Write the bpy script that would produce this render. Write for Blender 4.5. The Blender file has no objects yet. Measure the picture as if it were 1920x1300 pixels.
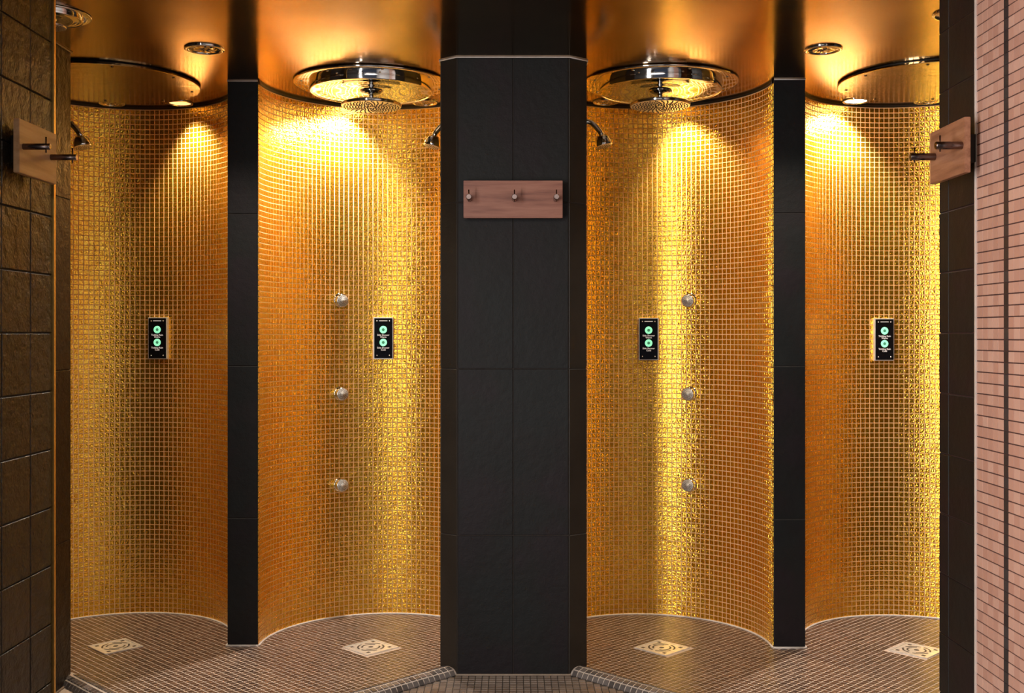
import bpy, math, random
import numpy as np
from mathutils import Vector, Matrix

random.seed(7)
rng = np.random.default_rng(7)
SC = bpy.context.scene
COL = SC.collection
PI = math.pi

# ------------------------------------------------------------------ camera, world, lights, exposure
F = 2050.0                      # focal length in pixels of the 1920 x 1300 frame
EYE, CEIL = 1.23, 2.23
cam_d = bpy.data.cameras.new('camera'); cam = bpy.data.objects.new('camera', cam_d); COL.objects.link(cam)
cam_d.sensor_width = 36.0; cam_d.lens = 36.0 * F / 1920.0
cam_d.shift_x = -2.0 / 1920.0; cam_d.shift_y = -23.0 / 1920.0
cam_d.clip_start = 0.05
cam.location = (0, 0, EYE); cam.rotation_euler = (PI / 2, 0, 0)
SC.camera = cam

SC.view_settings.view_transform = 'Standard'; SC.view_settings.look = 'None'
SC.view_settings.gamma = 1.0; SC.view_settings.use_curve_mapping = False
SC.view_settings.exposure = 0.28

world = bpy.data.worlds.new('world'); SC.world = world; world.use_nodes = True
world.node_tree.nodes['Background'].inputs[0].default_value = (0.62, 0.72, 1.0, 1)
world.node_tree.nodes['Background'].inputs[1].default_value = 0.06

def area_light(name, loc, target, size, size_y, power, color):
    l = bpy.data.lights.new(name, 'AREA'); l.shape = 'RECTANGLE'; l.size = size; l.size_y = size_y
    l.energy = power; l.color = color
    o = bpy.data.objects.new(name, l); COL.objects.link(o)
    o.location = loc
    o.rotation_euler = (Vector(target) - Vector(loc)).to_track_quat('-Z', 'Y').to_euler()
    return o
area_light('corridor_light', (-0.1, 1.0, 2.18), (0.1, 1.3, 0), 1.4, 0.6, 14, (1.0, 0.93, 0.86))
area_light('added_side_light', (-1.325, 0.62, 1.15), (0.0, 0.62, 1.15), 0.70, 2.0, 120, (1.0, 0.97, 0.94))  # unseen light added on the left wall, standing in for a window

LAMP_POWER = {1: 66.0, 2: 122.0, 3: 66.0, 4: 122.0}
LAMP_AIM = {1: (0.22, 0.0), 2: (-0.28, -0.05), 3: (0.22, 0.0), 4: (-0.28, -0.05)}
FRONT_FILL = 42.0
LAMP_COLOR = {1: (1.0, 0.80, 0.52), 2: (1.0, 0.93, 0.84), 3: (1.0, 0.80, 0.52), 4: (1.0, 0.93, 0.84)}

# ------------------------------------------------------------------ materials
def nmat(name):
    m = bpy.data.materials.new(name); m.use_nodes = True
    return m, m.node_tree.nodes, m.node_tree.links, m.node_tree.nodes['Principled BSDF']

def pos_noise(n, l, scale, detail=2.0, stretch=None, rough=0.5):
    g = n.new('ShaderNodeNewGeometry')
    t = n.new('ShaderNodeTexNoise'); t.inputs['Scale'].default_value = scale; t.inputs['Detail'].default_value = detail
    t.inputs['Roughness'].default_value = rough
    if stretch:
        mp = n.new('ShaderNodeMapping'); mp.inputs['Scale'].default_value = stretch
        l.new(g.outputs['Position'], mp.inputs['Vector']); l.new(mp.outputs[0], t.inputs['Vector'])
    else:
        l.new(g.outputs['Position'], t.inputs['Vector'])
    return t

def ramp(n, l, src, stops):
    r = n.new('ShaderNodeValToRGB')
    e = r.color_ramp.elements
    e[0].position, e[0].color = stops[0][0], (*stops[0][1], 1)
    e[1].position, e[1].color = stops[-1][0], (*stops[-1][1], 1)
    for p, c in stops[1:-1]:
        k = e.new(p); k.color = (*c, 1)
    l.new(src, r.inputs[0]); return r

def rnd_value(n, l):
    a = n.new('ShaderNodeAttribute'); a.attribute_name = 'rnd'
    o = n.new('ShaderNodeObjectInfo')
    s = n.new('ShaderNodeMath'); s.operation = 'ADD'
    l.new(a.outputs['Fac'], s.inputs[0]); l.new(o.outputs['Random'], s.inputs[1])
    f = n.new('ShaderNodeMath'); f.operation = 'FRACT'; l.new(s.outputs[0], f.inputs[0])
    return f.outputs[0]

def bump(n, l, b, src, strength, dist, prev=None):
    bp = n.new('ShaderNodeBump'); bp.inputs['Strength'].default_value = strength; bp.inputs['Distance'].default_value = dist
    l.new(src, bp.inputs['Height'])
    if prev: l.new(prev.outputs[0], bp.inputs['Normal'])
    l.new(bp.outputs[0], b.inputs['Normal']); return bp

def mat_plain(name, col, rough=0.5, metal=0.0, noise=None, var=0.0, bmp=None, spec=0.5, coat=0.0):
    m, n, l, b = nmat(name)
    b.inputs['Roughness'].default_value = rough; b.inputs['Metallic'].default_value = metal
    b.inputs['Specular IOR Level'].default_value = spec
    b.inputs['Coat Weight'].default_value = coat
    t = pos_noise(n, l, noise or 20.0, 3.0)
    lo = tuple(c * (1 - var) for c in col); hi = tuple(min(1, c * (1 + var)) for c in col)
    r = ramp(n, l, t.outputs[0], [(0.3, lo), (0.7, hi)])
    l.new(r.outputs[0], b.inputs['Base Color'])
    if bmp:
        t2 = pos_noise(n, l, bmp[0], 3.0); bump(n, l, b, t2.outputs[0], bmp[1], bmp[2])
    return m

def mat_tile(name, stops, rough, metal=0.0, bumps=((160, 0.6, 0.001),), mottled=0.0, coat=0.0, tint=False, spec=0.5):
    m, n, l, b = nmat(name)
    b.inputs['Roughness'].default_value = rough; b.inputs['Metallic'].default_value = metal
    b.inputs['Coat Weight'].default_value = coat
    r = ramp(n, l, rnd_value(n, l), stops)
    src = r.outputs[0]
    b.inputs['Specular IOR Level'].default_value = spec
    if tint:      # purplish and greenish clouds in the stone
        t = pos_noise(n, l, 5.0, 4.0)
        rr = ramp(n, l, t.outputs[0], [(0.38, (1.25, 0.85, 1.10)), (0.50, (0.95, 0.95, 0.92)), (0.62, (0.80, 1.12, 1.10))])
        mx = n.new('ShaderNodeMix'); mx.data_type = 'RGBA'; mx.blend_type = 'MULTIPLY'; mx.inputs[0].default_value = 1
        l.new(src, mx.inputs[6]); l.new(rr.outputs[0], mx.inputs[7]); src = mx.outputs[2]
    if mottled:
        t = pos_noise(n, l, 9.0, 5.0)
        rr = ramp(n, l, t.outputs[0], [(0.3, (1 - mottled,) * 3), (0.7, (1.0, 1.0, 1.0))])
        mx = n.new('ShaderNodeMix'); mx.data_type = 'RGBA'; mx.blend_type = 'MULTIPLY'; mx.inputs[0].default_value = 1
        l.new(src, mx.inputs[6]); l.new(rr.outputs[0], mx.inputs[7]); src = mx.outputs[2]
    l.new(src, b.inputs['Base Color'])
    prev = None
    for sc_, st, di in bumps:
        prev = bump(n, l, b, pos_noise(n, l, sc_, 2.0).outputs[0], st, di, prev)
    if coat:
        b.inputs['Coat Roughness'].default_value = 0.08; b.inputs['Coat IOR'].default_value = 1.6
        l.new(prev.outputs[0], b.inputs['Coat Normal'])
    return m

M = {}
M['gold'] = mat_tile('gold_glass_mosaic', [(0, (0.97, 0.49, 0.022)), (0.5, (1.0, 0.54, 0.030)), (1, (1.0, 0.60, 0.050))], 0.18, 0.94, ((135, 1.0, 0.0024),), coat=0.5)
M['gold_grout'] = mat_plain('cream_grout', (0.80, 0.53, 0.29), 0.85, noise=60, var=0.12, bmp=(300, 0.3, 0.0005))
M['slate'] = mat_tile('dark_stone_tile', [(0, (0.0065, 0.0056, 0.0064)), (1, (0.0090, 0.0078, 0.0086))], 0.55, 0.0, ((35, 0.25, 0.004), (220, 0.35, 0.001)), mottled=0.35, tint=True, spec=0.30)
M['slate_goldlit'] = mat_tile('gold_lit_edge_tile', [(0, (0.020, 0.0145, 0.010)), (1, (0.026, 0.019, 0.013))], 0.5, 0.0, ((35, 0.25, 0.004), (220, 0.35, 0.001)), mottled=0.35)  # brown of the reflected gold put into the bevel stone colour
M['slate_side'] = mat_tile('gold_lit_stone_tile', [(0, (0.018, 0.013, 0.008)), (1, (0.028, 0.020, 0.012))], 0.36, 0.0, ((26, 0.8, 0.010), (130, 0.8, 0.003)), mottled=0.3)  # brown cast of the gold light put into the stone colour
M['slate_grout'] = mat_plain('dark_grout', (0.030, 0.022, 0.018), 0.8, noise=50, var=0.2)
M['floor_tile'] = mat_tile('brown_floor_mosaic', [(0, (0.055, 0.028, 0.018)), (0.5, (0.085, 0.045, 0.028)), (1, (0.125, 0.070, 0.046))], 0.30, 0.0, ((260, 0.4, 0.0006),), mottled=0.25)
M['floor_grout'] = mat_plain('light_floor_grout', (0.50, 0.40, 0.33), 0.7, noise=60, var=0.18)
M['front_tile'] = mat_tile('grey_brown_floor_mosaic', [(0, (0.13, 0.095, 0.075)), (1, (0.22, 0.17, 0.14))], 0.28, 0.0, ((260, 0.4, 0.0006),), mottled=0.2)
M['curb_tile'] = mat_tile('slate_grey_curb_mosaic', [(0, (0.06, 0.052, 0.05)), (1, (0.15, 0.13, 0.125))], 0.22, 0.0, ((260, 0.4, 0.0006),))
M['curb_grout'] = mat_plain('curb_grout', (0.40, 0.34, 0.30), 0.7, noise=60, var=0.15)
M['pink'] = mat_tile('pink_beige_mosaic', [(0, (0.44, 0.235, 0.18)), (0.5, (0.50, 0.28, 0.215)), (1, (0.55, 0.33, 0.26))], 0.25, 0.0, ((60, 0.15, 0.001),))
M['pink_dark'] = mat_tile('black_band_mosaic', [(0, (0.018, 0.018, 0.022)), (1, (0.035, 0.035, 0.04))], 0.3, 0.0, ((60, 0.15, 0.001),))
M['pink_grout'] = mat_plain('maroon_grout', (0.060, 0.022, 0.018), 0.85, noise=50, var=0.15)
M['caulk'] = mat_plain('pale_sealant', (0.62, 0.56, 0.52), 0.45, noise=30, var=0.12)
M['caulk_tan'] = mat_plain('tan_sealant', (0.22, 0.17, 0.13), 0.5, noise=30, var=0.12)
M['black'] = mat_plain('black_shadow_gap', (0.010, 0.007, 0.005), 0.6, noise=30, var=0.2)
M['chrome'] = mat_plain('chrome', (0.72, 0.72, 0.72), 0.07, 1.0, noise=8, var=0.03)
M['steel'] = mat_plain('steel', (0.66, 0.64, 0.60), 0.16, 1.0, noise=12, var=0.05, bmp=(14, 0.25, 0.004))
M['bronze'] = mat_plain('dark_bronze', (0.20, 0.15, 0.14), 0.22, 1.0, noise=40, var=0.1)
M['brass_trim'] = mat_plain('brass_trim', (0.95, 0.62, 0.20), 0.35, 1.0, noise=60, var=0.08)
M['nozzle'] = mat_plain('dark_rubber', (0.05, 0.035, 0.02), 0.5, noise=60, var=0.1)
M['face'] = mat_plain('gold_lit_spray_face', (0.80, 0.72, 0.56), 0.3, 0.6, noise=30, var=0.05)  # reflected gold put into the plate colour as cream
M['jet_face'] = mat_plain('grey_spray_face', (0.50, 0.48, 0.45), 0.35, 0.4, noise=200, var=0.4, bmp=(300, 0.5, 0.001))
M['panel'] = mat_plain('black_glass', (0.006, 0.006, 0.008), 0.08, noise=20, var=0.1)
M['frame'] = mat_plain('white_steel_frame', (0.86, 0.82, 0.78), 0.25, 0.5, noise=30, var=0.04)
M['drain'] = mat_plain('pale_drain_steel', (0.88, 0.85, 0.80), 0.32, 0.6, noise=60, var=0.12, bmp=(60, 0.2, 0.002))
M['drain_slot'] = mat_plain('drain_slot', (0.06, 0.05, 0.045), 0.5, noise=60, var=0.2)
M['plaster'] = mat_plain('grey_plaster', (0.30, 0.28, 0.27), 0.8, noise=5, var=0.05)
def mat_light(name, col, s):
    m, n, l, b = nmat(name)
    b.inputs['Base Color'].default_value = (*col, 1); b.inputs['Emission Color'].default_value = (*col, 1)
    b.inputs['Emission Strength'].default_value = s
    t = pos_noise(n, l, 40, 1.0); r = ramp(n, l, t.outputs[0], [(0.2, tuple(c * 0.95 for c in col)), (0.8, col)])
    l.new(r.outputs[0], b.inputs['Emission Color'])
    return m
M['green'] = mat_light('lit_green_ring', (0.30, 0.95, 0.58), 0.62)
M['greendark'] = mat_light('green_button_centre', (0.05, 0.22, 0.13), 0.5)
M['whitetext'] = mat_light('white_print', (0.85, 0.8, 0.8), 0.30)
M['lamp_bright'] = mat_light('lamp_lens_bright', (1.0, 0.93, 0.80), 14)
M['lamp_soft'] = mat_light('lamp_lens_soft', (1.0, 0.70, 0.32), 0.9)

def mat_ceiling():
    m, n, l, b = nmat('brushed_brass_ceiling')
    b.inputs['Metallic'].default_value = 1.0
    t = pos_noise(n, l, 3.0, 4.0)
    r = ramp(n, l, t.outputs[0], [(0.3, (0.23, 0.125, 0.036)), (0.7, (0.38, 0.23, 0.085))])
    l.new(r.outputs[0], b.inputs['Base Color'])
    t2 = pos_noise(n, l, 4.0, 4.0)
    mr = n.new('ShaderNodeMapRange'); mr.inputs[3].default_value = 0.11; mr.inputs[4].default_value = 0.19
    l.new(t2.outputs[0], mr.inputs[0]); l.new(mr.outputs[0], b.inputs['Roughness'])
    s = pos_noise(n, l, 45.0, 3.0, (0.25, 1.0, 1.0))
    bump(n, l, b, s.outputs[0], 0.22, 0.0012)
    return m
M['ceiling'] = mat_ceiling()

def mat_disc():
    m, n, l, b = nmat('rippled_brass_steel')
    b.inputs['Metallic'].default_value = 1.0; b.inputs['Roughness'].default_value = 0.16
    t = pos_noise(n, l, 30, 2.0)
    r = ramp(n, l, t.outputs[0], [(0.3, (0.34, 0.26, 0.15)), (0.7, (0.44, 0.34, 0.20))])
    l.new(r.outputs[0], b.inputs['Base Color'])
    s = pos_noise(n, l, 40.0, 2.0, (0.30, 1.5, 1.0))
    bump(n, l, b, s.outputs[0], 0.7, 0.0035)
    return m
M['disc'] = mat_disc()

def mat_wood(name, axis, c0, c1, c2):
    m, n, l, b = nmat(name)
    st = {'x': (1.2, 14, 14), 'y': (14, 1.2, 14)}[axis]
    t = pos_noise(n, l, 3.2, 6.0, st, 0.65)
    r = ramp(n, l, t.outputs[0], [(0.32, c0), (0.5, c1), (0.68, c2)])
    l.new(r.outputs[0], b.inputs['Base Color']); b.inputs['Roughness'].default_value = 0.45
    bump(n, l, b, t.outputs[0], 0.15, 0.001)
    return m
M['wood_x'] = mat_wood('reddish_wood_front', 'x', (0.21, 0.075, 0.05), (0.34, 0.135, 0.09), (0.42, 0.185, 0.125))
M['wood_y'] = mat_wood('reddish_wood_side', 'y', (0.19, 0.075, 0.040), (0.31, 0.135, 0.075), (0.39, 0.19, 0.11))
M['wood_tan'] = mat_wood('tan_wood_side', 'y', (0.34, 0.19, 0.09), (0.42, 0.25, 0.13), (0.48, 0.30, 0.17))
M['wood_edge'] = mat_plain('dark_wood_edge', (0.10, 0.06, 0.05), 0.5, noise=60, var=0.2)

# ------------------------------------------------------------------ geometry helpers
def mk(name, verts, faces, mat, parent=None, smooth=False, rnd=None, mats=None, midx=None):
    me = bpy.data.meshes.new(name)
    me.from_pydata([tuple(v) for v in verts], [], faces)
    for k in (mats or [mat]): me.materials.append(k)
    if midx is not None: me.polygons.foreach_set('material_index', midx)
    me.polygons.foreach_set('use_smooth', [bool(smooth)] * len(me.polygons))
    if rnd is not None:
        a = me.attributes.new('rnd', 'FLOAT', 'FACE'); a.data.foreach_set('value', rnd)
    me.update()
    o = bpy.data.objects.new(name, me); COL.objects.link(o)
    if parent: o.parent = parent
    return o

def np_mesh(name, V, Q, mat, parent=None, rnd=None):
    me = bpy.data.meshes.new(name)
    V = np.asarray(V, dtype=np.float32).reshape(-1, 3); Q = np.asarray(Q, dtype=np.int32).reshape(-1, 4)
    me.vertices.add(len(V)); me.vertices.foreach_set('co', V.ravel())
    me.loops.add(Q.size); me.loops.foreach_set('vertex_index', Q.ravel())
    me.polygons.add(len(Q)); me.polygons.foreach_set('loop_start', np.arange(0, Q.size, 4, dtype=np.int32))
    me.update(calc_edges=True); me.materials.append(mat)
    me.polygons.foreach_set('use_smooth', np.zeros(len(Q), dtype=bool))
    if rnd is not None:
        a = me.attributes.new('rnd', 'FLOAT', 'FACE'); a.data.foreach_set('value', np.asarray(rnd, dtype=np.float32))
    o = bpy.data.objects.new(name, me); COL.objects.link(o)
    if parent: o.parent = parent
    return o

def tag(o, label=None, cat=None, group=None, kind=None):
    if label: o['label'] = label
    if cat: o['category'] = cat
    if group: o['group'] = group
    if kind: o['kind'] = kind
    return o

def empty(name, loc=(0, 0, 0), label=None, cat=None, group=None, rz=0.0):
    o = bpy.data.objects.new(name, None); COL.objects.link(o)
    o.location = loc; o.rotation_euler = (0, 0, rz); o.empty_display_size = 0.05
    return tag(o, label, cat, group)

def lathe(profile, seg=48, axis=None, origin=(0, 0, 0)):
    """profile [(r, h)], revolved about `axis` from origin; closed where r == 0"""
    ax = Vector(axis or (0, 0, 1)).normalized()
    q = Vector((0, 0, 1)).rotation_difference(ax)
    V, Fc, rings = [], [], []
    for r, h in profile:
        if r <= 1e-6:
            rings.append([len(V)]); V.append(q @ Vector((0, 0, h)) + Vector(origin))
        else:
            rr = []
            for k in range(seg):
                a = 2 * PI * k / seg
                rr.append(len(V)); V.append(q @ Vector((r * math.cos(a), r * math.sin(a), h)) + Vector(origin))
            rings.append(rr)
    for A, B in zip(rings, rings[1:]):
        for k in range(seg):
            k2 = (k + 1) % seg
            if len(A) == 1 and len(B) == 1: continue
            if len(A) == 1: Fc.append((A[0], B[k2], B[k]))
            elif len(B) == 1: Fc.append((A[k], A[k2], B[0]))
            else: Fc.append((A[k], A[k2], B[k2], B[k]))
    return V, Fc

def tube(pts, r, seg=14, caps=True):
    pts = [Vector(p) for p in pts]; V, Fc = [], []
    rs = r if isinstance(r, (list, tuple)) else [r] * len(pts)
    up = None
    for i, p in enumerate(pts):
        t = (pts[min(i + 1, len(pts) - 1)] - pts[max(i - 1, 0)]).normalized()
        if up is None: up = t.orthogonal().normalized()
        up = (up - t * up.dot(t)).normalized(); s = t.cross(up)
        for k in range(seg):
            a = 2 * PI * k / seg
            V.append(p + (up * math.cos(a) + s * math.sin(a)) * rs[i])
    for i in range(len(pts) - 1):
        for k in range(seg):
            k2 = (k + 1) % seg
            Fc.append((i * seg + k, i * seg + k2, (i + 1) * seg + k2, (i + 1) * seg + k))
    if caps:
        Fc.append(tuple(range(seg))[::-1]); n0 = (len(pts) - 1) * seg; Fc.append(tuple(range(n0, n0 + seg)))
    return V, Fc

def smooth_path(pts, n=8):
    """Catmull-Rom through pts"""
    P = [Vector(p) for p in pts]; P = [P[0] * 2 - P[1]] + P + [P[-1] * 2 - P[-2]]; out = []
    for i in range(1, len(P) - 2):
        for k in range(n):
            t = k / n
            out.append(0.5 * ((2 * P[i]) + (P[i + 1] - P[i - 1]) * t + (2 * P[i - 1] - 5 * P[i] + 4 * P[i + 1] - P[i + 2]) * t * t
                              + (3 * P[i] - P[i - 1] - 3 * P[i + 1] + P[i + 2]) * t ** 3))
    out.append(P[-2]); return out

def box(x0, x1, y0, y1, z0, z1, bev=0.0):
    if bev <= 0:
        V = [(x, y, z) for z in (z0, z1) for y in (y0, y1) for x in (x0, x1)]
        return V, [(0, 2, 3, 1), (4, 5, 7, 6), (0, 1, 5, 4), (2, 6, 7, 3), (0, 4, 6, 2), (1, 3, 7, 5)]
    import bmesh
    bm = bmesh.new(); bmesh.ops.create_cube(bm, size=1.0)
    bmesh.ops.scale(bm, vec=(x1 - x0, y1 - y0, z1 - z0), verts=bm.verts)
    bmesh.ops.translate(bm, vec=((x0 + x1) / 2, (y0 + y1) / 2, (z0 + z1) / 2), verts=bm.verts)
    bmesh.ops.bevel(bm, geom=bm.edges[:], offset=bev, segments=2, affect='EDGES')
    bm.verts.index_update()
    V = [v.co.copy() for v in bm.verts]; Fc = [tuple(v.index for v in f.verts) for f in bm.faces]
    bm.free(); return V, Fc

def prism(poly, z0, z1):
    n = len(poly)
    a = sum(poly[i][0] * poly[(i + 1) % n][1] - poly[(i + 1) % n][0] * poly[i][1] for i in range(n))
    if a < 0: poly = poly[::-1]
    V = [(x, y, z0) for x, y in poly] + [(x, y, z1) for x, y in poly]
    Fc = [tuple(range(n))[::-1], tuple(range(n, 2 * n))] + [(i, (i + 1) % n, n + (i + 1) % n, n + i) for i in range(n)]
    return V, Fc

def join(parts):
    V, Fc = [], []
    for v, f in parts:
        o = len(V); V += list(v); Fc += [tuple(i + o for i in q) for q in f]
    return V, Fc

# ---- small mosaic tiles: every tile is a raised, bevelled, slightly tilted chip
TV = np.array([(-1, -1, 0), (1, -1, 0), (1, 1, 0), (-1, 1, 0), (-1, -1, 1), (1, -1, 1), (1, 1, 1), (-1, 1, 1)], dtype=float)
TQ = np.array([(4, 5, 6, 7), (0, 1, 5, 4), (1, 2, 6, 5), (2, 3, 7, 6), (3, 0, 4, 7)])

def chip(su, sv, h, bev):
    V = TV.copy(); V[:, 0] *= su / 2; V[:, 1] *= sv / 2; V[:, 2] *= h
    V[4:, 0] -= np.sign(V[4:, 0]) * bev; V[4:, 1] -= np.sign(V[4:, 1]) * bev
    return V

def project(P):
    return 962 + F * P[..., 0] / P[..., 1], 627 - F * (P[..., 2] - EYE) / P[..., 1]

def mosaic(parent, C, U, W, N, su, sv, h, bev, mat, tilt, window, stuff_name, n_obj=300, piece='tile'):
    """C centres, U/W/N frames (n,3).  The n_obj largest in the picture become objects, the rest one stuff part."""
    n = len(C)
    if n == 0: return
    t1 = rng.normal(0, tilt, n)[:, None]; t2 = rng.normal(0, tilt, n)[:, None]
    N2 = N + U * t1 + W * t2; N2 /= np.linalg.norm(N2, axis=1)[:, None]
    U2 = U - N2 * np.sum(U * N2, axis=1)[:, None]; U2 /= np.linalg.norm(U2, axis=1)[:, None]
    W2 = np.cross(N2, U2)
    px, py = project(C)
    d = C - np.array([0, 0, EYE]); dist = np.linalg.norm(d, axis=1)
    facing = -np.sum(d / dist[:, None] * N, axis=1)
    area = facing / dist ** 2
    inside = (C[:, 1] > 0.3) & (facing > 0.03) & (py > 4) & (py < 1296)
    ok = np.zeros(n, bool)
    for x0, x1 in window: ok |= (px > x0) & (px < x1)
    area = np.where(inside & ok, area, -1)
    order = np.argsort(-area, kind='stable')
    pick = [i for i in order[:n_obj] if area[i] > 0]
    base = chip(su, sv, h, bev)
    me = bpy.data.meshes.new(piece)
    me.from_pydata([tuple(v) for v in base], [], [tuple(int(a) for a in q) for q in TQ]); me.materials.append(mat)
    me.polygons.foreach_set('use_smooth', [False] * len(me.polygons))
    me.update()
    for i in pick:
        o = bpy.data.objects.new(piece, me); COL.objects.link(o); o.parent = parent
        m = Matrix.Identity(4)
        for r in range(3):
            m[r][0], m[r][1], m[r][2], m[r][3] = U2[i][r], W2[i][r], N2[i][r], C[i][r]
        o.matrix_basis = m
    rest = np.ones(n, bool); rest[pick] = False
    if rest.any():
        Cr, Ur, Wr, Nr = C[rest], U2[rest], W2[rest], N2[rest]; k = len(Cr)
        V = Cr[:, None, :] + base[None, :, 0:1] * Ur[:, None, :] + base[None, :, 1:2] * Wr[:, None, :] + base[None, :, 2:3] * Nr[:, None, :]
        Q = TQ[None, :, :] + (np.arange(k) * 8)[:, None, None]
        o = np_mesh(stuff_name, V, Q, mat, parent, np.repeat(rng.random(k), 5)); o['kind'] = 'stuff'

# ------------------------------------------------------------------ layout
#            centre x, centre y of the four round alcoves
ALC = {1: (-1.601, 4.345), 2: (-0.531, 4.335), 3: (0.547, 4.322), 4: (1.620, 4.302)}
R = 0.475
COLS = {'left': (-1.126, -1.006, 4.312), 'right': (1.022, 1.145, 4.284)}
WIN = {1: [(134, 426)], 2: [(485, 826)], 3: [(1100, 1450)], 4: [(1511, 1759)]}
JOINTS = [0.0, 0.505, 1.105, 1.705, CEIL]

# ------------------------------------------------------------------ floor
CURB_L = [(-0.231, 3.966), (-0.9485, 3.2485), (-1.570, 3.870)]     # V-shaped raised curb on the left, centre line
CURB_R = [(0.235, 3.966), (1.0605, 3.1405), (1.570, 3.650)]
def in_shower(x, y):
    """behind the curbs"""
    L = np.where(x < 0, np.where(x > -0.9485, y - 3.966 - (x + 0.231), y - 3.870 + (x + 1.570)),
                 np.where(x < 1.0605, y - 3.966 + (x - 0.235), y - 3.650 - (x - 1.570)))
    return L
DRAINS = {1: (-1.563, 4.300), 2: (-0.558, 4.288), 3: (0.582, 4.280), 4: (1.567, 4.246)}
floor = tag(mk('floor', *box(-2.6, 2.6, -1.6, 5.0, -0.10, 0.0), M['floor_grout']), 'floor of small mosaic tiles running through the showers', 'floor', kind='structure')
P = 0.0245
def grid(rot):
    k = np.arange(-150, 151) * P
    A, B = np.meshgrid(k, k); A = A.ravel(); B = B.ravel(); c, s = math.cos(rot), math.sin(rot)
    return A * c - B * s, 3.9 + A * s + B * c
gx, gy = grid(PI / 4)
L = in_shower(gx, gy)
keep = (L > 0.065) & (abs(gx) < 2.12) & (gy < 4.86) & (gy > 3.1)
for dx, dy in DRAINS.values():
    keep &= (abs(gx - dx) + abs(gy - dy)) > 0.112 + 0.006
for cx, cy in ALC.values():       # under solid walls nothing is laid
    keep &= ~((gy > cy + 0.03) & (abs(gx - cx) < 0.53) & (np.hypot(gx - cx, gy - cy) > R + 0.004))
keep &= ~((gy > 4.30) & (abs(gx + 1.066) < 0.058)) & ~((gy > 4.28) & (abs(gx - 1.084) < 0.058))
keep &= ~((abs(gx) < 0.26) & (gy > 3.95) & (gy < 4.40) & (abs(gx) < 0.27 - np.clip(gy - 4.1, 0, 1) * 0.8))
keep &= ~((gx < -1.565) & (gy < 3.87 - (gx + 1.57) * 0.95)) & ~((gx > 1.57) & (gy < 3.88 + (gx - 1.57) * 0.9))
x, y = gx[keep], gy[keep]; n = len(x)
C = np.stack([x, y, np.zeros(n)], 1); o1 = np.ones((n, 1)); s2 = math.sqrt(0.5)
mosaic(floor, C, o1 * np.array([[s2, s2, 0]]), o1 * np.array([[-s2, s2, 0]]), o1 * np.array([[0, 0, 1.0]]),
       P - 0.0040, P - 0.0040, 0.0008, 0.0005, M['floor_tile'], 0.008, [(140, 1755)], 'mosaic_field')
gx, gy = grid(0.0)
L = in_shower(gx, gy)
keep = (L < -0.068) & (gx > -1.34) & (gx < 1.2) & (gy > 2.2) & (gy < 3.935) & ~((gy > 3.19) & (gx < -1.34 - (0)))
x, y = gx[keep], gy[keep]; n = len(x)
front = tag(mk('front_floor', *box(-1.345, 1.209, -1.5, 3.9, 0.0, 0.0006), M['slate_grout']), 'strip of grey brown mosaic floor in front of the central pillar', 'floor', kind='structure')
# clip the dark grout sheet to the area in front of the V curbs
bpy.data.objects.remove(front)
poly = [(-1.345, -1.5), (1.209, -1.5), (1.209, 3.289), (1.0605, 3.1405), (0.235, 3.955), (-0.231, 3.955), (-0.9485, 3.2485), (-1.345, 3.64)]
front = tag(mk('front_floor', *prism(poly, 0.0, 0.0006), M['slate_grout']), 'grey brown mosaic floor with dark grout in front of the central pillar', 'floor', kind='structure')
C = np.stack([x, y, np.full(n, 0.0006)], 1); o1 = np.ones((n, 1))
mosaic(front, C, o1 * np.array([[1.0, 0, 0]]), o1 * np.array([[0, 1.0, 0]]), o1 * np.array([[0, 0, 1.0]]),
       P - 0.0028, P - 0.0028, 0.0014, 0.0007, M['front_tile'], 0.008, [(100, 1900)], 'mosaic_field')

# ------------------------------------------------------------------ curbs: half-round ridges clad in mosaic
def curb(line, label):
    root = None; a, b = 0.040, 0.026
    parts = []
    for p, q in ((line[0], line[1]), (line[1], line[2])):
        p = Vector((*p, 0)); q = Vector((*q, 0)); t = (q - p).normalized(); nrm = Vector((-t.y, t.x, 0)); Ln = (q - p).length
        V, Fc = [], []; ns = 14
        for e in (p - t * 0.0, q + t * 0.03):
            for k in range(ns + 1):
                th = PI * k / ns
                V.append(e + nrm * (a * math.cos(th)) + Vector((0, 0, b * math.sin(th))))
        for k in range(ns): Fc.append((k, k + 1, ns + 2 + k, ns + 1 + k))
        Fc.append(tuple(range(ns + 1))[::-1]); Fc.append(tuple(range(ns + 1, 2 * ns + 2)))
        parts.append((V, Fc))
    root = tag(mk('shower_curb', *join(parts), M['curb_grout'], smooth=False), label, 'curb')
    Cs, Us, Ws, Ns = [], [], [], []
    for p, q in ((line[0], line[1]), (line[1], line[2])):
        p = np.array((*p, 0.0)); q = np.array((*q, 0.0)); Ln = np.linalg.norm(q - p); t = (q - p) / Ln; nr = np.array((-t[1], t[0], 0))
        m = int(Ln / P)
        for i in range(m):
            c0 = p + t * (0.018 + i * (Ln - 0.02) / m)
            for th in (0.42, 1.18, PI - 1.18, PI - 0.42):
                pos = c0 + nr * (a * math.cos(th)) + np.array((0, 0, b * math.sin(th)))
                N_ = nr * (math.cos(th) / a) + np.array((0, 0, math.sin(th) / b)); N_ /= np.linalg.norm(N_)
                Cs.append(pos - N_ * 0.0006); Us.append(t); Ns.append(N_); Ws.append(np.cross(N_, t))
    mosaic(root, np.array(Cs), np.array(Us), np.array(Ws), np.array(Ns), P - 0.0045, 0.0205, 0.0022, 0.0010, M['curb_tile'], 0.02, [(134, 1750)], 'mosaic_field')
    return root
curb(CURB_L, 'rounded mosaic curb running from central pillar towards left shower entrance')
curb(CURB_R, 'rounded mosaic curb running from central pillar towards right shower entrance')

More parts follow.
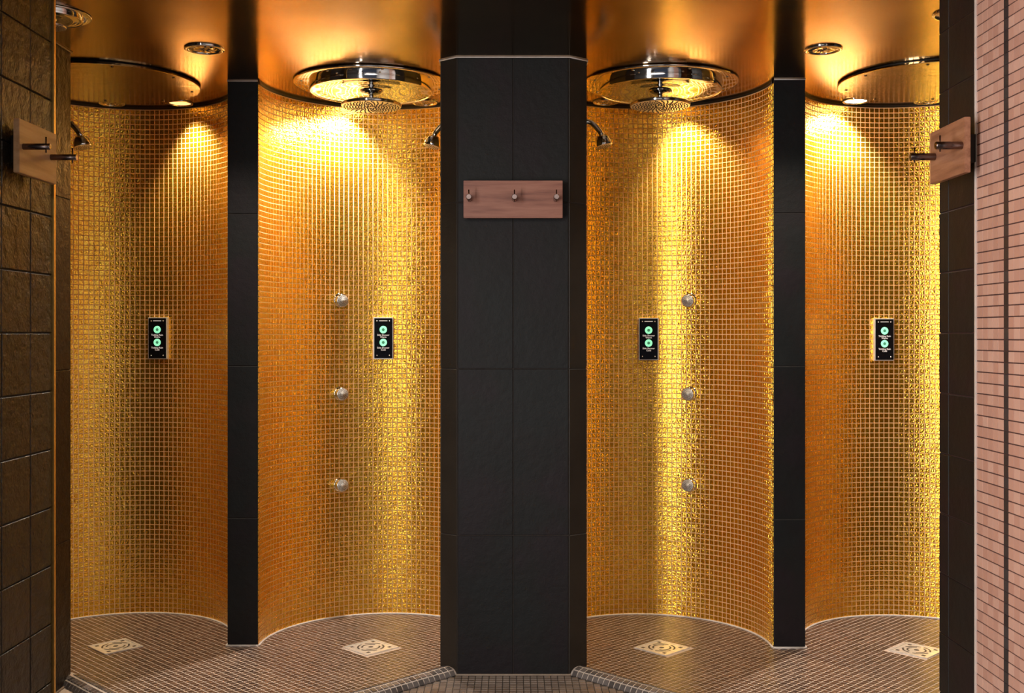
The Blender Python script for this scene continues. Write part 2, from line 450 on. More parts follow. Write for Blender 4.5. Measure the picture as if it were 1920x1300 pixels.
# ------------------------------------------------------------------ ceiling
tag(mk('ceiling', *box(-2.6, 2.6, 2.45, 5.0, CEIL, CEIL + 0.08), M['ceiling']), 'polished brass sheet ceiling over the showers', 'ceiling', kind='structure')
tag(mk('ceiling_corridor', *box(-1.8, 1.7, -1.6, 2.45, CEIL, CEIL + 0.08), M['ceiling']), 'brass ceiling of the corridor before the showers', 'ceiling', kind='structure')

# ------------------------------------------------------------------ gold alcove walls
PG = 0.0214
ALCOVE_LABEL = {1: 'curved gold mosaic wall of the leftmost shower', 2: 'curved gold mosaic wall of the shower left of the central pillar',
                3: 'curved gold mosaic wall of the shower right of the central pillar', 4: 'curved gold mosaic wall of the rightmost shower'}
FRONT_Y = {1: 4.312, 2: 4.312, 3: 4.284, 4: 4.284}
for i, (cx, cy) in ALC.items():
    ext = cy - FRONT_Y[i]
    # shell (grout) of real thickness
    path_in, path_out = [(cx + R, FRONT_Y[i] + 0.004)], [(cx + R + 0.045, FRONT_Y[i] + 0.004)]
    for k in range(97):
        a = PI * k / 96
        path_in.append((cx + R * math.cos(a), cy + R * math.sin(a)))
        path_out.append((cx + (R + 0.045) * math.cos(a), cy + (R + 0.045) * math.sin(a)))
    path_in.append((cx - R, FRONT_Y[i] + 0.004)); path_out.append((cx - R - 0.045, FRONT_Y[i] + 0.004))
    m = len(path_in); V = [(x, y, z) for z in (0, CEIL) for x, y in path_in] + [(x, y, z) for z in (0, CEIL) for x, y in path_out]
    Fc = []
    for k in range(m - 1):
        Fc.append((k, k + 1, m + k + 1, m + k)); Fc.append((2 * m + k + 1, 2 * m + k, 3 * m + k, 3 * m + k + 1))
    Fc += [(0, m, 3 * m, 2 * m), (m - 1, 3 * m - 1, 4 * m - 1, 2 * m - 1)]
    wall = mk('wall_alcove', V, Fc, M['gold_grout']); tag(wall, ALCOVE_LABEL[i], 'wall', kind='structure')
    me = wall.data
    # tiles along the path
    ncol = int(round(PI * R / PG)); rows = int((CEIL - 0.014) / PG); pr = (CEIL - 0.016) / rows
    cs, us, ns_ = [], [], []
    for k in range(ncol):
        a = PI * (k + 0.5) / ncol
        cs.append((cx + (R + 0.0003) * math.cos(a), cy + (R + 0.0003) * math.sin(a))); us.append((math.sin(a), -math.cos(a))); ns_.append((-math.cos(a), -math.sin(a)))
    if ext > 0.018:
        for sgn in (1, -1):
            cs.append((cx + sgn * R, cy - ext / 2)); us.append((0, -1.0 * sgn)); ns_.append((-sgn, 0))
    cs, us, ns_ = np.array(cs), np.array(us), np.array(ns_); nc = len(cs)
    zz = 0.004 + (np.arange(rows) + 0.5) * pr
    C = np.zeros((rows, nc, 3)); C[..., 0] = cs[None, :, 0]; C[..., 1] = cs[None, :, 1]; C[..., 2] = zz[:, None]
    U = np.zeros((rows, nc, 3)); U[..., 0] = us[None, :, 0]; U[..., 1] = us[None, :, 1]
    N = np.zeros((rows, nc, 3)); N[..., 0] = ns_[None, :, 0]; N[..., 1] = ns_[None, :, 1]
    C, U, N = C.reshape(-1, 3), U.reshape(-1, 3), N.reshape(-1, 3)
    U = np.cross(np.array([[0, 0, 1.0]]), N)      # right-handed: U x W = N with W up
    W = np.tile(np.array([0, 0, 1.0]), (len(C), 1)); U = np.cross(W, N)
    tw = PI * R / ncol
    mosaic(wall, C, U, W, N, tw - 0.0027, pr - 0.0027, 0.0016, 0.0006, M['gold'], 0.006, WIN[i], 'mosaic_field')
    # black strip painting the shade of the gap below the ceiling
    g = []
    for k in range(65):
        a = PI * k / 64; g.append((cx + (R - 0.001) * math.cos(a), cy + (R - 0.001) * math.sin(a)))
    V = [(x, y, z) for z in (CEIL - 0.010, CEIL) for x, y in g]
    V += [(cx + (x - cx) * 0.9945, cy + (y - cy) * 0.9945, z) for z in (CEIL - 0.010, CEIL) for x, y in g]
    m = len(g); Fc = [(2 * m + k, 2 * m + k + 1, 3 * m + k + 1, 3 * m + k) for k in range(m - 1)] + [(k, 2 * m + k, 2 * m + k + 1, k + 1)[::-1] for k in range(m - 1)]
    mk('gap_shade_strip', V, Fc, M['black'], wall)
    # sealant bead at the foot of the wall
    pts = [(cx + R - 0.004, FRONT_Y[i], 0.002)] + [(cx + (R - 0.004) * math.cos(PI * k / 64), cy + (R - 0.004) * math.sin(PI * k / 64), 0.002) for k in range(65)] + [(cx - R + 0.004, FRONT_Y[i], 0.002)]
    mk('sealant_bead', *tube(pts, 0.0045, 8), M['caulk'], wall, smooth=True)

# ------------------------------------------------------------------ stone-clad pillars
def slab(parent, p0, p1, z0, z1, th, mat, gap=0.0015, bev=0.0012):
    """stone tile with its face on the line p0 -> p1 (visible side to the right of the walking direction)"""
    a = Vector((*p0, 0)); b = Vector((*p1, 0)); u = (b - a).normalized(); nrm = Vector((u.y, -u.x, 0)); w = (b - a).length
    V = []; g = gap
    for d, e in ((-th, 0.0), (-bev, 0.0), (0.0, bev)):
        for s, z in ((g + e, z0 + g + e), (w - g - e, z0 + g + e), (w - g - e, z1 - g - e), (g + e, z1 - g - e)):
            q = a + u * s + nrm * d; V.append((q.x, q.y, z))
    Fc = [(8, 9, 10, 11)]
    for r in (0, 4):
        for k in range(4): Fc.append((r + k, r + (k + 1) % 4, r + 4 + (k + 1) % 4, r + 4 + k))
    return mk('stone_tile', V, Fc, mat, parent, rnd=[random.random()] * len(Fc))

def bead(parent, pts, r=0.003, mat='caulk', name='sealant_bead'):
    return mk(name, *tube(pts, r, 8), M[mat], parent, smooth=True)

def pillar(name, poly, faces, label, mat, joints=JOINTS, split=None, core_inset=0.006):
    """poly: core outline; faces: list of (p0, p1, n columns)"""
    core = tag(mk(name, *prism(poly, 0, CEIL), M['slate_grout']), label, 'pillar', kind='structure')
    for p0, p1, nc in faces:
        p0 = Vector(p0); p1 = Vector(p1)
        u = (p1 - p0).normalized(); nv = Vector((u.y, -u.x))
        for k in range(nc):
            a = p0.lerp(p1, k / nc) + nv * 0.003; b = p0.lerp(p1, (k + 1) / nc) + nv * 0.003
            for z0, z1 in zip(joints, joints[1:]):
                slab(core, a, b, z0, z1, 0.005, M['slate_goldlit'] if abs(nv.x) > 0.3 and mat is M['slate'] else mat)
    return core

cp = [(-0.2626, 4.10), (-0.2626, 3.990), (-0.200, 3.942), (0.200, 3.942), (0.2660, 3.990), (0.2660, 4.10), (0.075, 4.345), (-0.058, 4.345)]
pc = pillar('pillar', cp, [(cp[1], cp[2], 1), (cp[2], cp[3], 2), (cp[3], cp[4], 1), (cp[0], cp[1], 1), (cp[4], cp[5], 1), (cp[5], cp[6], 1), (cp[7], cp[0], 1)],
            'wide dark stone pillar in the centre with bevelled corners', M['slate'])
off = 0.006
bead(pc, [(-0.2626 - off, 3.990, 0.002), (-0.2 - off / 2, 3.942 - off, 0.002), (0.2 + off / 2, 3.942 - off, 0.002), (0.266 + off, 3.990, 0.002)], 0.0045, 'caulk_tan')
bead(pc, [(-0.2626 - off, 4.05, CEIL - 0.002), (-0.2626 - off, 3.990, CEIL - 0.002), (-0.2 - off / 2, 3.942 - off, CEIL - 0.002), (0.2 + off / 2, 3.942 - off, CEIL - 0.002), (0.266 + off, 3.990, CEIL - 0.002), (0.266 + off, 4.05, CEIL - 0.002)], 0.0028, 'caulk')
for side, lab in (('left', 'narrow dark stone pillar between the two left showers'), ('right', 'narrow dark stone pillar between the two right showers')):
    x0, x1, y0 = COLS[side]
    pl = pillar('pillar', [(x0, y0), (x1, y0), (x1, y0 + 0.16), (x0, y0 + 0.16)], [((x0, y0), (x1, y0), 1)], lab, M['slate'])
    bead(pl, [(x0 - 0.003, y0 - 0.006, 0.002), (x1 + 0.003, y0 - 0.006, 0.002)], 0.005, 'caulk')
    bead(pl, [(x0, y0 - 0.005, CEIL - 0.002), (x1, y0 - 0.005, CEIL - 0.002)], 0.0025, 'caulk')
# return walls at the outer ends of the showers
plp = [(-1.570, 3.20), (-1.570, 3.873), (-2.085, 4.36), (-2.45, 4.36), (-2.45, 3.20)]
pr_ = pillar('pillar', plp, [((-1.570, 3.873), (-1.570, 3.200), 1)][::-1] and [], 'dark stone pillar painted in a gold-lit brown at the left end of the showers', M['slate_side'])
def face_wall(parent, p0, p1, joints, mat):
    for z0, z1 in zip(joints, joints[1:]): slab(parent, p0, p1, z0, z1, 0.005, mat)
face_wall(pr_, (-1.567, 3.20), (-1.567, 3.873), JOINTS, M['slate_side'])
face_wall(pr_, (-1.567, 3.875), (-2.083, 4.363), JOINTS, M['slate_side'])
bead(pr_, [(-1.562, 3.20, 0.002), (-1.562, 3.876, 0.002), (-1.62, 3.925, 0.002)], 0.0045, 'caulk_tan')
bead(pr_, [(-1.563, 3.20, CEIL - 0.002), (-1.563, 3.876, CEIL - 0.002)], 0.003, 'caulk_tan')
prp = [(1.565, 3.11), (1.565, 3.89), (2.098, 4.31), (2.45, 4.31), (2.45, 3.11)]
pr2 = pillar('pillar', prp, [], 'dark stone pillar painted in a gold-lit brown at the right end of the showers', M['slate_side'])
face_wall(pr2, (1.562, 3.89), (1.562, 3.11), JOINTS, M['slate_side'])
face_wall(pr2, (2.096, 4.313), (1.562, 3.893), JOINTS, M['slate_side'])

# ------------------------------------------------------------------ corridor side walls
XL, YL = -1.346, 3.193
wl = tag(mk('wall_left', *box(-1.80, XL - 0.006, -1.6, YL, 0, CEIL), M['slate_grout']), 'left corridor wall of square stone tiles painted in a gold-lit brown', 'wall', kind='structure')
TP = 0.1695
zj = [0.0] + [1.2335 + TP * k for k in range(-7, 6)] + [CEIL]
yj = [YL, 3.049] + [3.049 - 0.172 * k for k in range(1, 9)]
for y1, y0 in zip(yj, yj[1:]):
    for z0, z1 in zip(zj, zj[1:]):
        o = slab(wl, (XL + random.uniform(-0.0008, 0.0008), y0), (XL, y1), z0, z1, 0.010, M['slate_side'], 0.0022, 0.0015)
        o.name = 'stone_tile'
mk('corner_trim', *box(XL - 0.008, XL + 0.0065, YL - 0.001, YL + 0.010, 0, CEIL, 0.001), M['brass_trim'], wl)
XR, YR = 1.21, 3.105
wr = tag(mk('wall_right', *box(XR + 0.0040, 1.70, -1.6, YR, 0, CEIL), M['pink_grout']), 'right corridor wall with pink mosaic ending in a strip of dark stone tiles', 'wall', kind='structure')
yj = [YR, 3.038, 2.866]
for y1, y0 in zip(yj, yj[1:]):
    for z0, z1 in zip(zj, zj[1:]):
        slab(wr, (XR + random.uniform(-0.0006, 0.0006), y1), (XR, y0), z0, z1, 0.010, M['slate'], 0.0012, 0.0015)
mk('edge_trim', *box(XR - 0.0015, XR + 0.006, 2.8605, 2.8650, 0, CEIL), M['frame'], wr)
# pink mosaic
prow, pcol = 0.0282, 0.0300
yedges = [2.8605, 2.852] + [2.852 - pcol * k for k in range(1, 6)]
band_y = (2.702, 2.677)
rowz = 0.004 + (np.arange(int(CEIL / prow)) + 0.5) * prow
Cs = []
for yc in [2.852 - pcol * (k + 0.5) for k in range(5)] + [2.677 - pcol * (k + 0.5) for k in range(18)]:
    for z in rowz: Cs.append((XR + 0.0040, yc, z))
C = np.array(Cs); n = len(C); o1 = np.ones((n, 1))
mosaic(wr, C, o1 * np.array([[0, -1.0, 0]]), o1 * np.array([[0, 0, 1.0]]), o1 * np.array([[-1.0, 0, 0]]),
       pcol - 0.0030, prow - 0.0026, 0.0018, 0.0004, M['pink'], 0.004, [(1828, 1918)], 'mosaic_field')
Cs = [(XR + 0.0055, 2.6895, z) for z in rowz]; C = np.array(Cs); n = len(C); o1 = np.ones((n, 1))
mosaic(wr, C, o1 * np.array([[0, -1.0, 0]]), o1 * np.array([[0, 0, 1.0]]), o1 * np.array([[-1.0, 0, 0]]),
       0.0245, prow - 0.0012, 0.0033, 0.0004, M['pink_dark'], 0.004, [(1828, 1918)], 'band_tiles', 120, 'dark_tile')
Cs = [(XR + 0.0055, 2.8563, z) for z in rowz]; C = np.array(Cs); n = len(C); o1 = np.ones((n, 1))
mosaic(wr, C, o1 * np.array([[0, -1.0, 0]]), o1 * np.array([[0, 0, 1.0]]), o1 * np.array([[-1.0, 0, 0]]),
       0.0065, prow - 0.0022, 0.0035, 0.0004, M['pink'], 0.004, [(1828, 1918)], 'cut_tiles', 0)
mk('painted_field', *box(XR + 0.001, XR + 0.0065, -1.6, 2.13, 0, CEIL), M['plaster'], wr)

# ------------------------------------------------------------------ rain showers (round, with a hanging spray head)
def rain_shower(cx, cy, label, turn):
    t = empty('rain_shower', (cx, cy, CEIL), label, 'shower')
    pf = [(0.0, -0.0005), (0.292, -0.0005), (0.304, -0.001), (0.307, -0.005), (0.304, -0.0095), (0.297, -0.011), (0.240, -0.0085)]
    mk('flange', *lathe(pf, 96), M['chrome'], t, smooth=True)
    ph = [(0.2425, -0.006), (0.2425, -0.036), (0.2410, -0.0395), (0.2375, -0.0395), (0.2360, -0.036)]
    mk('housing', *lathe(ph, 96), M['chrome'], t, smooth=True)
    pm = [(0.2365, -0.0365)]
    for k in range(1, 13): pm.append((0.2365 * (1 - k / 13), -0.0365 + 0.0022 * math.sin(k * 1.35) * (1 - k / 15)))
    pm.append((0.0, -0.0365))
    mk('mirror_plate', *lathe(pm, 96), M['chrome'], t, smooth=True)
    st = [(0.048, -0.036), (0.047, -0.040), (0.034, -0.047), (0.014, -0.050), (0.0095, -0.052), (0.0095, -0.062), (0.015, -0.066), (0.0165, -0.071), (0.012, -0.077), (0.018, -0.081), (0.0, -0.083)]
    mk('stem', *lathe(st, 32), M['chrome'], t, smooth=True)
    hd = [(0.0, -0.080), (0.10, -0.0805), (0.1175, -0.083), (0.120, -0.087), (0.119, -0.0935), (0.1165, -0.0960)]
    head = mk('spray_head', *lathe(hd, 80), M['chrome'], t, smooth=True)
    mk('spray_face', *lathe([(0.117, -0.0957), (0.115, -0.0968), (0.0, -0.0968)], 80), M['face'], head)
    parts = []
    for arm in range(30):
        for k in range(9):
            r = 0.018 + 0.0112 * k
            if k < 3 and arm % 2: continue
            a = 2 * PI * arm / 30 + k * 0.16 * turn
            parts.append(lathe([(0.0, -0.1002), (0.0022, -0.0998), (0.0030, -0.0966)][::-1], 6, None, (r * math.cos(a), r * math.sin(a), 0)))
    nz = mk('nozzles', *join(parts), M['nozzle'], head); nz['kind'] = 'stuff'
    for k in range(8):
        a = 2 * PI * (k + 0.35) / 8
        mk('screw', *lathe([(0.006, -0.0085), (0.005, -0.0125), (0.0, -0.0135)], 12, None, (0.275 * math.cos(a), 0.275 * math.sin(a), 0)), M['chrome'], t, smooth=True)
    return t
rain_shower(-0.563, 4.345, 'round chrome ceiling shower with hanging spray head left of the central pillar', 1)
rain_shower(0.583, 4.335, 'round chrome ceiling shower with hanging spray head right of the central pillar', 1)
ft = rain_shower(-1.448, 3.42, 'round chrome ceiling fitting cut off by the top left corner', 1)
ft.scale = (0.40, 0.40, 0.42)

def rain_plate(cx, cy, label):
    t = empty('rain_plate', (cx, cy, CEIL), label, 'shower', 'flat round rain plates')
    mk('gap_shade_disc', *lathe([(0.0, 0.0), (0.342, 0.0), (0.342, -0.006)], 96), M['black'], t, smooth=False)  # black disc painting the shade between plate and ceiling
    mk('plate', *lathe([(0.342, -0.004), (0.350, -0.0045), (0.3505, -0.011), (0.348, -0.0125), (0.0, -0.0125)], 120), M['disc'], t)
    for k in range(8):
        a = 2 * PI * (k + 0.5) / 8
        mk('screw', *lathe([(0.0065, -0.0120), (0.0055, -0.0150), (0.0, -0.0158)], 12, None, (0.318 * math.cos(a), 0.318 * math.sin(a), 0)), M['bronze'], t, smooth=True)
    return t
rain_plate(ALC[1][0], ALC[1][1] - 0.015, 'flat round polished rain plate on the ceiling of the leftmost shower')
rain_plate(ALC[4][0] + 0.02, ALC[4][1] - 0.005, 'flat round polished rain plate on the ceiling of the rightmost shower')

# ------------------------------------------------------------------ recessed downlights
def downlight(x, y, r, label, lens, group='round recessed ceiling lights'):
    t = empty('downlight', (x, y, CEIL), label, 'light', group)
    mk('trim_ring', *lathe([(r * 0.80, -0.0005), (r * 0.80, -0.0025), (r * 0.84, -0.006), (r * 0.93, -0.0075), (r, -0.004), (r, -0.0)], 48), M['chrome'], t, smooth=True)
    if lens == 'facet':
        V, Fc = [], []; seg = 24
        for j, (rr, h) in enumerate(((0.82 * r, -0.002), (0.55 * r, -0.006), (0.28 * r, -0.003), (0.0, -0.0065))):
            for k in range(seg): a = 2 * PI * k / seg; V.append((rr * math.cos(a), rr * math.sin(a), h + (0.0016 if (k + j) % 2 else 0)))
        for j in range(3):
            for k in range(seg): k2 = (k + 1) % seg; Fc.append((j * seg + k, j * seg + k2, (j + 1) * seg + k2, (j + 1) * seg + k))
        mk('lens', V, Fc, M['chrome'], t)
    else:
        mk('lens', *lathe([(0.82 * r, -0.0015), (0.80 * r, -0.0025), (0.0, -0.003)], 40), M[lens], t, smooth=True)
    return t
names = {1: 'leftmost shower', 2: 'shower left of the central pillar', 3: 'shower right of the central pillar', 4: 'rightmost shower'}
LIT = {1: 0.165, 2: -0.155, 3: 0.150, 4: -0.155}
for i, (cx, cy) in ALC.items():
    for dx in (-0.15, 0.15) if i != 1 else (-0.13, 0.165):
        lit = abs(dx - LIT[i]) < 0.02
        if lit: dx = LIT[i]
        lens = ('lamp_bright' if i in (2, 4) else 'lamp_soft') if lit else 'facet'
        side = 'left' if dx < 0 else 'right'
        X, Y = cx + dx, cy + 0.372
        downlight(X, Y, 0.056, f'{"glowing" if lit else "unlit"} recessed ceiling light at the back {side} of the {names[i]}', lens)
        if lit:
            l = bpy.data.lights.new('downlight_beam', 'SPOT'); l.energy = LAMP_POWER[i]; l.color = LAMP_COLOR[i]
            l.spot_size = math.radians(125 if i in (2, 4) else 95); l.spot_blend = 1.0; l.shadow_soft_size = 0.030
            o = bpy.data.objects.new('downlight_beam', l); COL.objects.link(o)
            o.location = (X, Y - 0.005, CEIL - 0.045); o.rotation_euler = Vector((LAMP_AIM[i][0], LAMP_AIM[i][1], -1)).to_track_quat('-Z', 'Y').to_euler()
downlight(-1.080, 3.825, 0.069, 'round recessed light in front of the narrow left pillar, crinkled reflector', 'facet')
downlight(1.087, 3.832, 0.066, 'round recessed light in front of the narrow right pillar, crinkled reflector', 'facet')
for X, Y in ((-1.080, 3.825), (1.087, 3.832)):
    l = bpy.data.lights.new('downlight_beam', 'SPOT'); l.energy = FRONT_FILL; l.color = (1.0, 0.88, 0.72)  # spots added at lights that look unlit, to fill walls and floor
    l.spot_size = math.radians(120); l.spot_blend = 1.0; l.shadow_soft_size = 0.03
    o = bpy.data.objects.new('downlight_beam', l); COL.objects.link(o); o.location = (X, Y, CEIL - 0.02)
downlight(1.375, 3.405, 0.066, 'round recessed light half hidden beside the top of the right wall', 'facet')

# ------------------------------------------------------------------ small wall showers on bent arms
def wall_shower(cx, cy, sgn, hx, label, wallx):
    """sgn +1: arm grows towards +x"""
    t = empty('wall_shower', (wallx, cy, 2.05), label, 'shower', 'small bent-arm shower heads')
    L = (hx - wallx) * sgn
    loc = lambda dx, dy, z: Vector((sgn * dx, dy, z - 2.05))
    mk('wall_rose', *lathe([(0.0, -0.002), (0.030, -0.002), (0.030, 0.004), (0.018, 0.012), (0.011, 0.014)], 32, (sgn, 0, 0)), M['chrome'], t, smooth=True)
    pts = smooth_path([loc(0.0, 0, 2.050), loc(L * 0.35, -0.003, 2.062), loc(L - 0.075, -0.006, 2.068), loc(L - 0.045, -0.008, 2.056), loc(L - 0.022, -0.010, 2.030), loc(L - 0.016, -0.012, 2.020)], 8)
    mk('arm', *tube(pts, 0.0118, 16), M['chrome'], t, smooth=True)
    ax = Vector((sgn * 0.22, -0.10, -1)).normalized(); p = loc(L - 0.016, -0.012, 2.022)
    pf = [(0.0, -0.002), (0.0115, 0.0), (0.0135, 0.004), (0.0095, 0.007), (0.0095, 0.010), (0.0200, 0.011), (0.0262, 0.017), (0.0305, 0.026), (0.0335, 0.037), (0.0345, 0.046), (0.0345, 0.052), (0.032, 0.0535)]
    hd = mk('spray_head', *lathe(pf, 40, ax, p), M['chrome'], t, smooth=True)
    mk('spray_face', *lathe([(0.0315, 0.0533), (0.028, 0.0555), (0.0, 0.0565)], 32, ax, p), M['face'], hd, smooth=True)
    q = Vector((0, 0, 1)).rotation_difference(ax); parts = []
    for rr, m in ((0.008, 6), (0.016, 12), (0.024, 18)):
        for k in range(m):
            a = 2 * PI * k / m; c = p + q @ Vector((rr * math.cos(a), rr * math.sin(a), 0.0555))
            parts.append(lathe([(0.0014, 0.0), (0.0011, 0.0024), (0.0, 0.0026)], 6, ax, c))
    nz = mk('nozzles', *join(parts), M['nozzle'], hd); nz['kind'] = 'stuff'
    return t
wall_shower(*ALC[1], 1, -1.700, 'small chrome shower head on bent arm in the leftmost shower', ALC[1][0] - R)
wall_shower(*ALC[2], -1, -0.325, 'small chrome shower head on bent arm pointing left from central pillar', ALC[2][0] + R)
wall_shower(*ALC[3], 1, 0.362, 'small chrome shower head on bent arm pointing right from central pillar', ALC[3][0] - R)

# ------------------------------------------------------------------ body jets
def wall_point(i, px):
    """point on alcove i seen at column px, and the inward normal"""
    cx, cy = ALC[i]; k = (px - 962) / F
    A = k * k + 1; B = -2 * (k * cx + cy); Cc = cx * cx + cy * cy - R * R
    y = (-B + math.sqrt(B * B - 4 * A * Cc)) / (2 * A); x = k * y
    return x, y, Vector((cx - x, cy - y, 0)).normalized()
for i, px, names_ in ((2, 637, 'left'), (3, 1295, 'right')):
    for py, lv in ((563, 'top'), (738, 'middle'), (909, 'bottom')):
        x, y, nv = wall_point(i, px)
        z = EYE + (627 - py) * y / F
        t = empty('body_jet', (x, y, z), f'round chrome body jet, {lv} of three in the shower {names_} of the central pillar', 'shower jet', 'round body jets on the gold walls')
        ax = (nv + Vector((0, 0, {'top': -0.10, 'middle': -0.04, 'bottom': 0.04}[lv]))).normalized()
        mk('base_ring', *lathe([(0.0, -0.002), (0.031, -0.002), (0.031, 0.006), (0.027, 0.010), (0.0, 0.010)], 40, nv), M['chrome'], t, smooth=True)
        bd = mk('body', *lathe([(0.024, 0.008), (0.0255, 0.010), (0.0275, 0.014), (0.0290, 0.034), (0.0280, 0.040), (0.0250, 0.0415)], 40, ax), M['chrome'], t, smooth=True)
        mk('spray_face', *lathe([(0.0255, 0.0412), (0.0235, 0.0425), (0.008, 0.0430), (0.007, 0.0450), (0.0, 0.0455)], 32, ax), M['jet_face'], bd, smooth=True)
        q = Vector((0, 0, 1)).rotation_difference(ax); parts = []
        for rr, m in ((0.0125, 10), (0.0190, 16)):
            for k in range(m):
                a = 2 * PI * k / m; c = q @ Vector((rr * math.cos(a), rr * math.sin(a), 0.0425))
                parts.append(lathe([(0.0016, 0.0), (0.0013, 0.0014), (0.0, 0.0016)], 6, ax, c))
        nz = mk('nozzles', *join(parts), M['nozzle'], bd); nz['kind'] = 'stuff'

# ------------------------------------------------------------------ control panels with lit buttons
def text(s, size, loc, parent, mat):
    cu = bpy.data.curves.new('lettering', 'FONT'); cu.body = s; cu.size = size; cu.align_x = 'CENTER'; cu.align_y = 'CENTER'
    cu.extrude = 0.0002; cu.offset = 0.0001; cu.resolution_u = 3
    tmp = bpy.data.objects.new('tmp', cu); COL.objects.link(tmp)
    me = bpy.data.meshes.new_from_object(tmp.evaluated_get(bpy.context.evaluated_depsgraph_get()))
    bpy.data.objects.remove(tmp); me.materials.clear(); me.materials.append(mat)
    o = bpy.data.objects.new('lettering', me); COL.objects.link(o)
    o.location = loc; o.rotation_euler = (PI / 2, 0, 0); o.parent = parent
    return o
def control_panel(i, px, py0, py1, l1, lab):
    x, y, nv = wall_point(i, px)
    h = (py1 - py0) * (y - 0.03) / F; z = EYE + (627 - (py0 + py1) / 2) * (y - 0.03) / F; w = 0.078
    ang = math.atan2(nv.x, -nv.y)        # front looks along local -y
    t = empty('control_panel', (x, y, z), lab, 'control panel', 'black shower control panels', ang)
    H = h / 2
    mk('back_box', *box(-w / 2 - 0.0042, w / 2 + 0.0042, -0.022, 0.004, -H - 0.0042, H + 0.0042, 0.0015), M['frame'], t)
    gl = mk('glass_plate', *box(-w / 2, w / 2, -0.0245, -0.0215, -H, H, 0.0008), M['panel'], t)
    for cz, word in ((H - 0.050, 'Warm'), (H - 0.106, 'Cold')):
        mk('button_ring', *lathe([(0.0065, 0.0), (0.0065, 0.0012), (0.0158, 0.0012), (0.0162, 0.0)], 36, (0, -1, 0), (0, -0.0245, cz)), M['green'], t, smooth=False)
        mk('button_centre', *lathe([(0.0066, 0.0), (0.0062, 0.0008), (0.0, 0.0010)], 24, (0, -1, 0), (0, -0.0245, cz)), M['greendark'], t)
        text(l1, 0.0105, (0, -0.0250, cz - 0.0235), t, M['whitetext'])
        text(word, 0.0105, (0, -0.0250, cz - 0.0325), t, M['whitetext'])
    mk('print_line', *box(-0.018, 0.018, -0.0249, -0.0244, H - 0.0125, H - 0.0100), M['whitetext'], t)
    for sx in (-1, 1):
        for sz in (-1, 1):
            mk('screw', *lathe([(0.0026, 0.0), (0.0022, 0.0011), (0.0, 0.0013)], 12, (0, -1, 0), (sx * (w / 2 - 0.012), -0.0245, sz * (H - 0.012))), M['frame'], t, smooth=True)
control_panel(1, 299, 597, 672, 'Tickling Rain', 'black control panel with two green lit buttons in the leftmost shower')
control_panel(2, 719, 597, 672, 'Side Shower', 'black control panel with two green lit buttons left of the central pillar')
control_panel(3, 1216, 598, 674, 'Side Shower', 'black control panel with two green lit buttons right of the central pillar')
control_panel(4, 1655, 599, 675, 'Tickling Rain', 'black control panel with two green lit buttons in the rightmost shower')

# ------------------------------------------------------------------ floor drains
def drain(i, lab):
    dx, dy = DRAINS[i]
    t = empty('floor_drain', (dx, dy, 0.0), lab, 'drain', 'square steel floor drains', PI / 4)
    s = 0.078
    rim = join([box(-s, s, -s, -s + 0.009, 0, 0.0045, 0.0008), box(-s, s, s - 0.009, s, 0, 0.0045, 0.0008),
                box(-s, -s + 0.009, -s + 0.009, s - 0.009, 0, 0.0045, 0.0008), box(s - 0.009, s, -s + 0.009, s - 0.009, 0, 0.0045, 0.0008)])
    mk('frame', *rim, M['drain'], t)
    g = mk('grate', *box(-s + 0.010, s - 0.010, -s + 0.010, s - 0.010, 0, 0.0032), M['drain'], t)
    parts = []
    for r0, segs in ((0.050, ((0.1, 1.4), (1.7, 3.0), (3.25, 4.55), (4.85, 6.15))), (0.034, ((0.4, 2.7), (3.5, 5.9)))):
        for a0, a1 in segs:
            V, Fc = [], []; m = 14
            for k in range(m + 1):
                a = a0 + (a1 - a0) * k / m
                for rr in (r0 - 0.0035, r0 + 0.0035):
                    V.append((rr * math.cos(a), rr * math.sin(a), 0.0036))
            for k in range(m): Fc.append((2 * k, 2 * k + 1, 2 * k + 3, 2 * k + 2))
            parts.append((V, Fc))
    parts.append(lathe([(0.010, 0.0034), (0.0085, 0.0038), (0.0, 0.0038)], 20))
    for sx in (-1, 1):
        for sy in (-1, 1): parts.append(box(sx * 0.052 - 0.007, sx * 0.052 + 0.007, sy * 0.052 - 0.007, sy * 0.052 + 0.007, 0.003, 0.0036))
    mk('slots', *join(parts), M['drain_slot'], g)
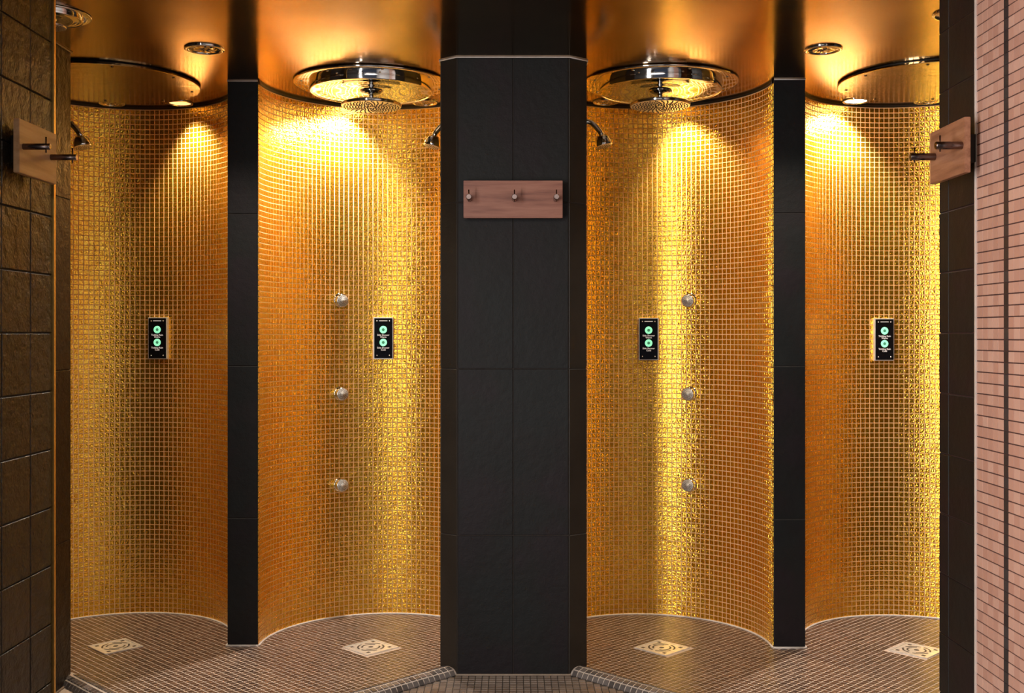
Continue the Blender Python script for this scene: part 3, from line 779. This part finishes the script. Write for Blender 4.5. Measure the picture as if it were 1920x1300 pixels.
drain(1, 'square steel floor drain in the leftmost shower'); drain(2, 'square steel floor drain in the shower left of the central pillar')
drain(3, 'square steel floor drain in the shower right of the central pillar'); drain(4, 'square steel floor drain in the rightmost shower')

# ------------------------------------------------------------------ peg boards.  Local frame: board in the xz plane, pegs point to -y
def peg_board(loc, rz, w, h, pegs, peg_len, r, wood, edge, gap, label):
    t = empty('peg_board', loc, label, 'coat rack', None, rz)
    mk('board', *box(-w / 2, w / 2, -gap - 0.016, -gap, -h / 2, h / 2, 0.0012), M[wood], t)
    mk('spacer_block', *box(-w / 2 + 0.055, w / 2 - 0.055, -gap, 0.0, -h / 2 + 0.035, h / 2 - 0.035), M['black'], t)  # coloured black so the gap behind the board reads as shade
    for x in pegs:
        y0 = -gap - 0.0155; z = 0.0
        p = mk('peg', *lathe([(0.0, -0.001), (r * 0.9, 0.0), (r, 0.001), (r, peg_len - 0.0015), (r * 0.88, peg_len), (0.0, peg_len)], 28, (0, -1, 0), (x, y0, z)), M['bronze'], t, smooth=False)
        for f in p.data.polygons: f.use_smooth = abs(f.normal.y) < 0.5
        mk('pin', *tube([(x, y0 - peg_len + 0.012, z - 0.016), (x, y0 - peg_len + 0.012, z + 0.026)], 0.0021, 10), M['bronze'], p, smooth=True)
    return t
peg_board((0.0, 3.939, 1.711), 0.0, 0.353, 0.133, (-0.155, 0.005, 0.152), 0.074, 0.0095, 'wood_x', 'wood_edge', 0.030,
          'reddish wooden board with three metal pegs on the central pillar')
# local +x must run along the wall; rz = -90 deg points pegs (-y) to -x, rz = +90 deg to +x
peg_board((XL, (2.878 + 3.113) / 2, 1.728), PI / 2, 0.235, 0.143, (-0.094, 0.080), 0.073, 0.0085, 'wood_tan', 'wood_edge', 0.030,
          'tan wooden board with two metal pegs on the left stone wall')
peg_board((XR, (2.804 + 3.036) / 2, 1.717), -PI / 2, 0.232, 0.143, (0.100, -0.080), 0.069, 0.0100, 'wood_y', 'wood_edge', 0.036,
          'reddish wooden board with two metal pegs on the right stone wall')
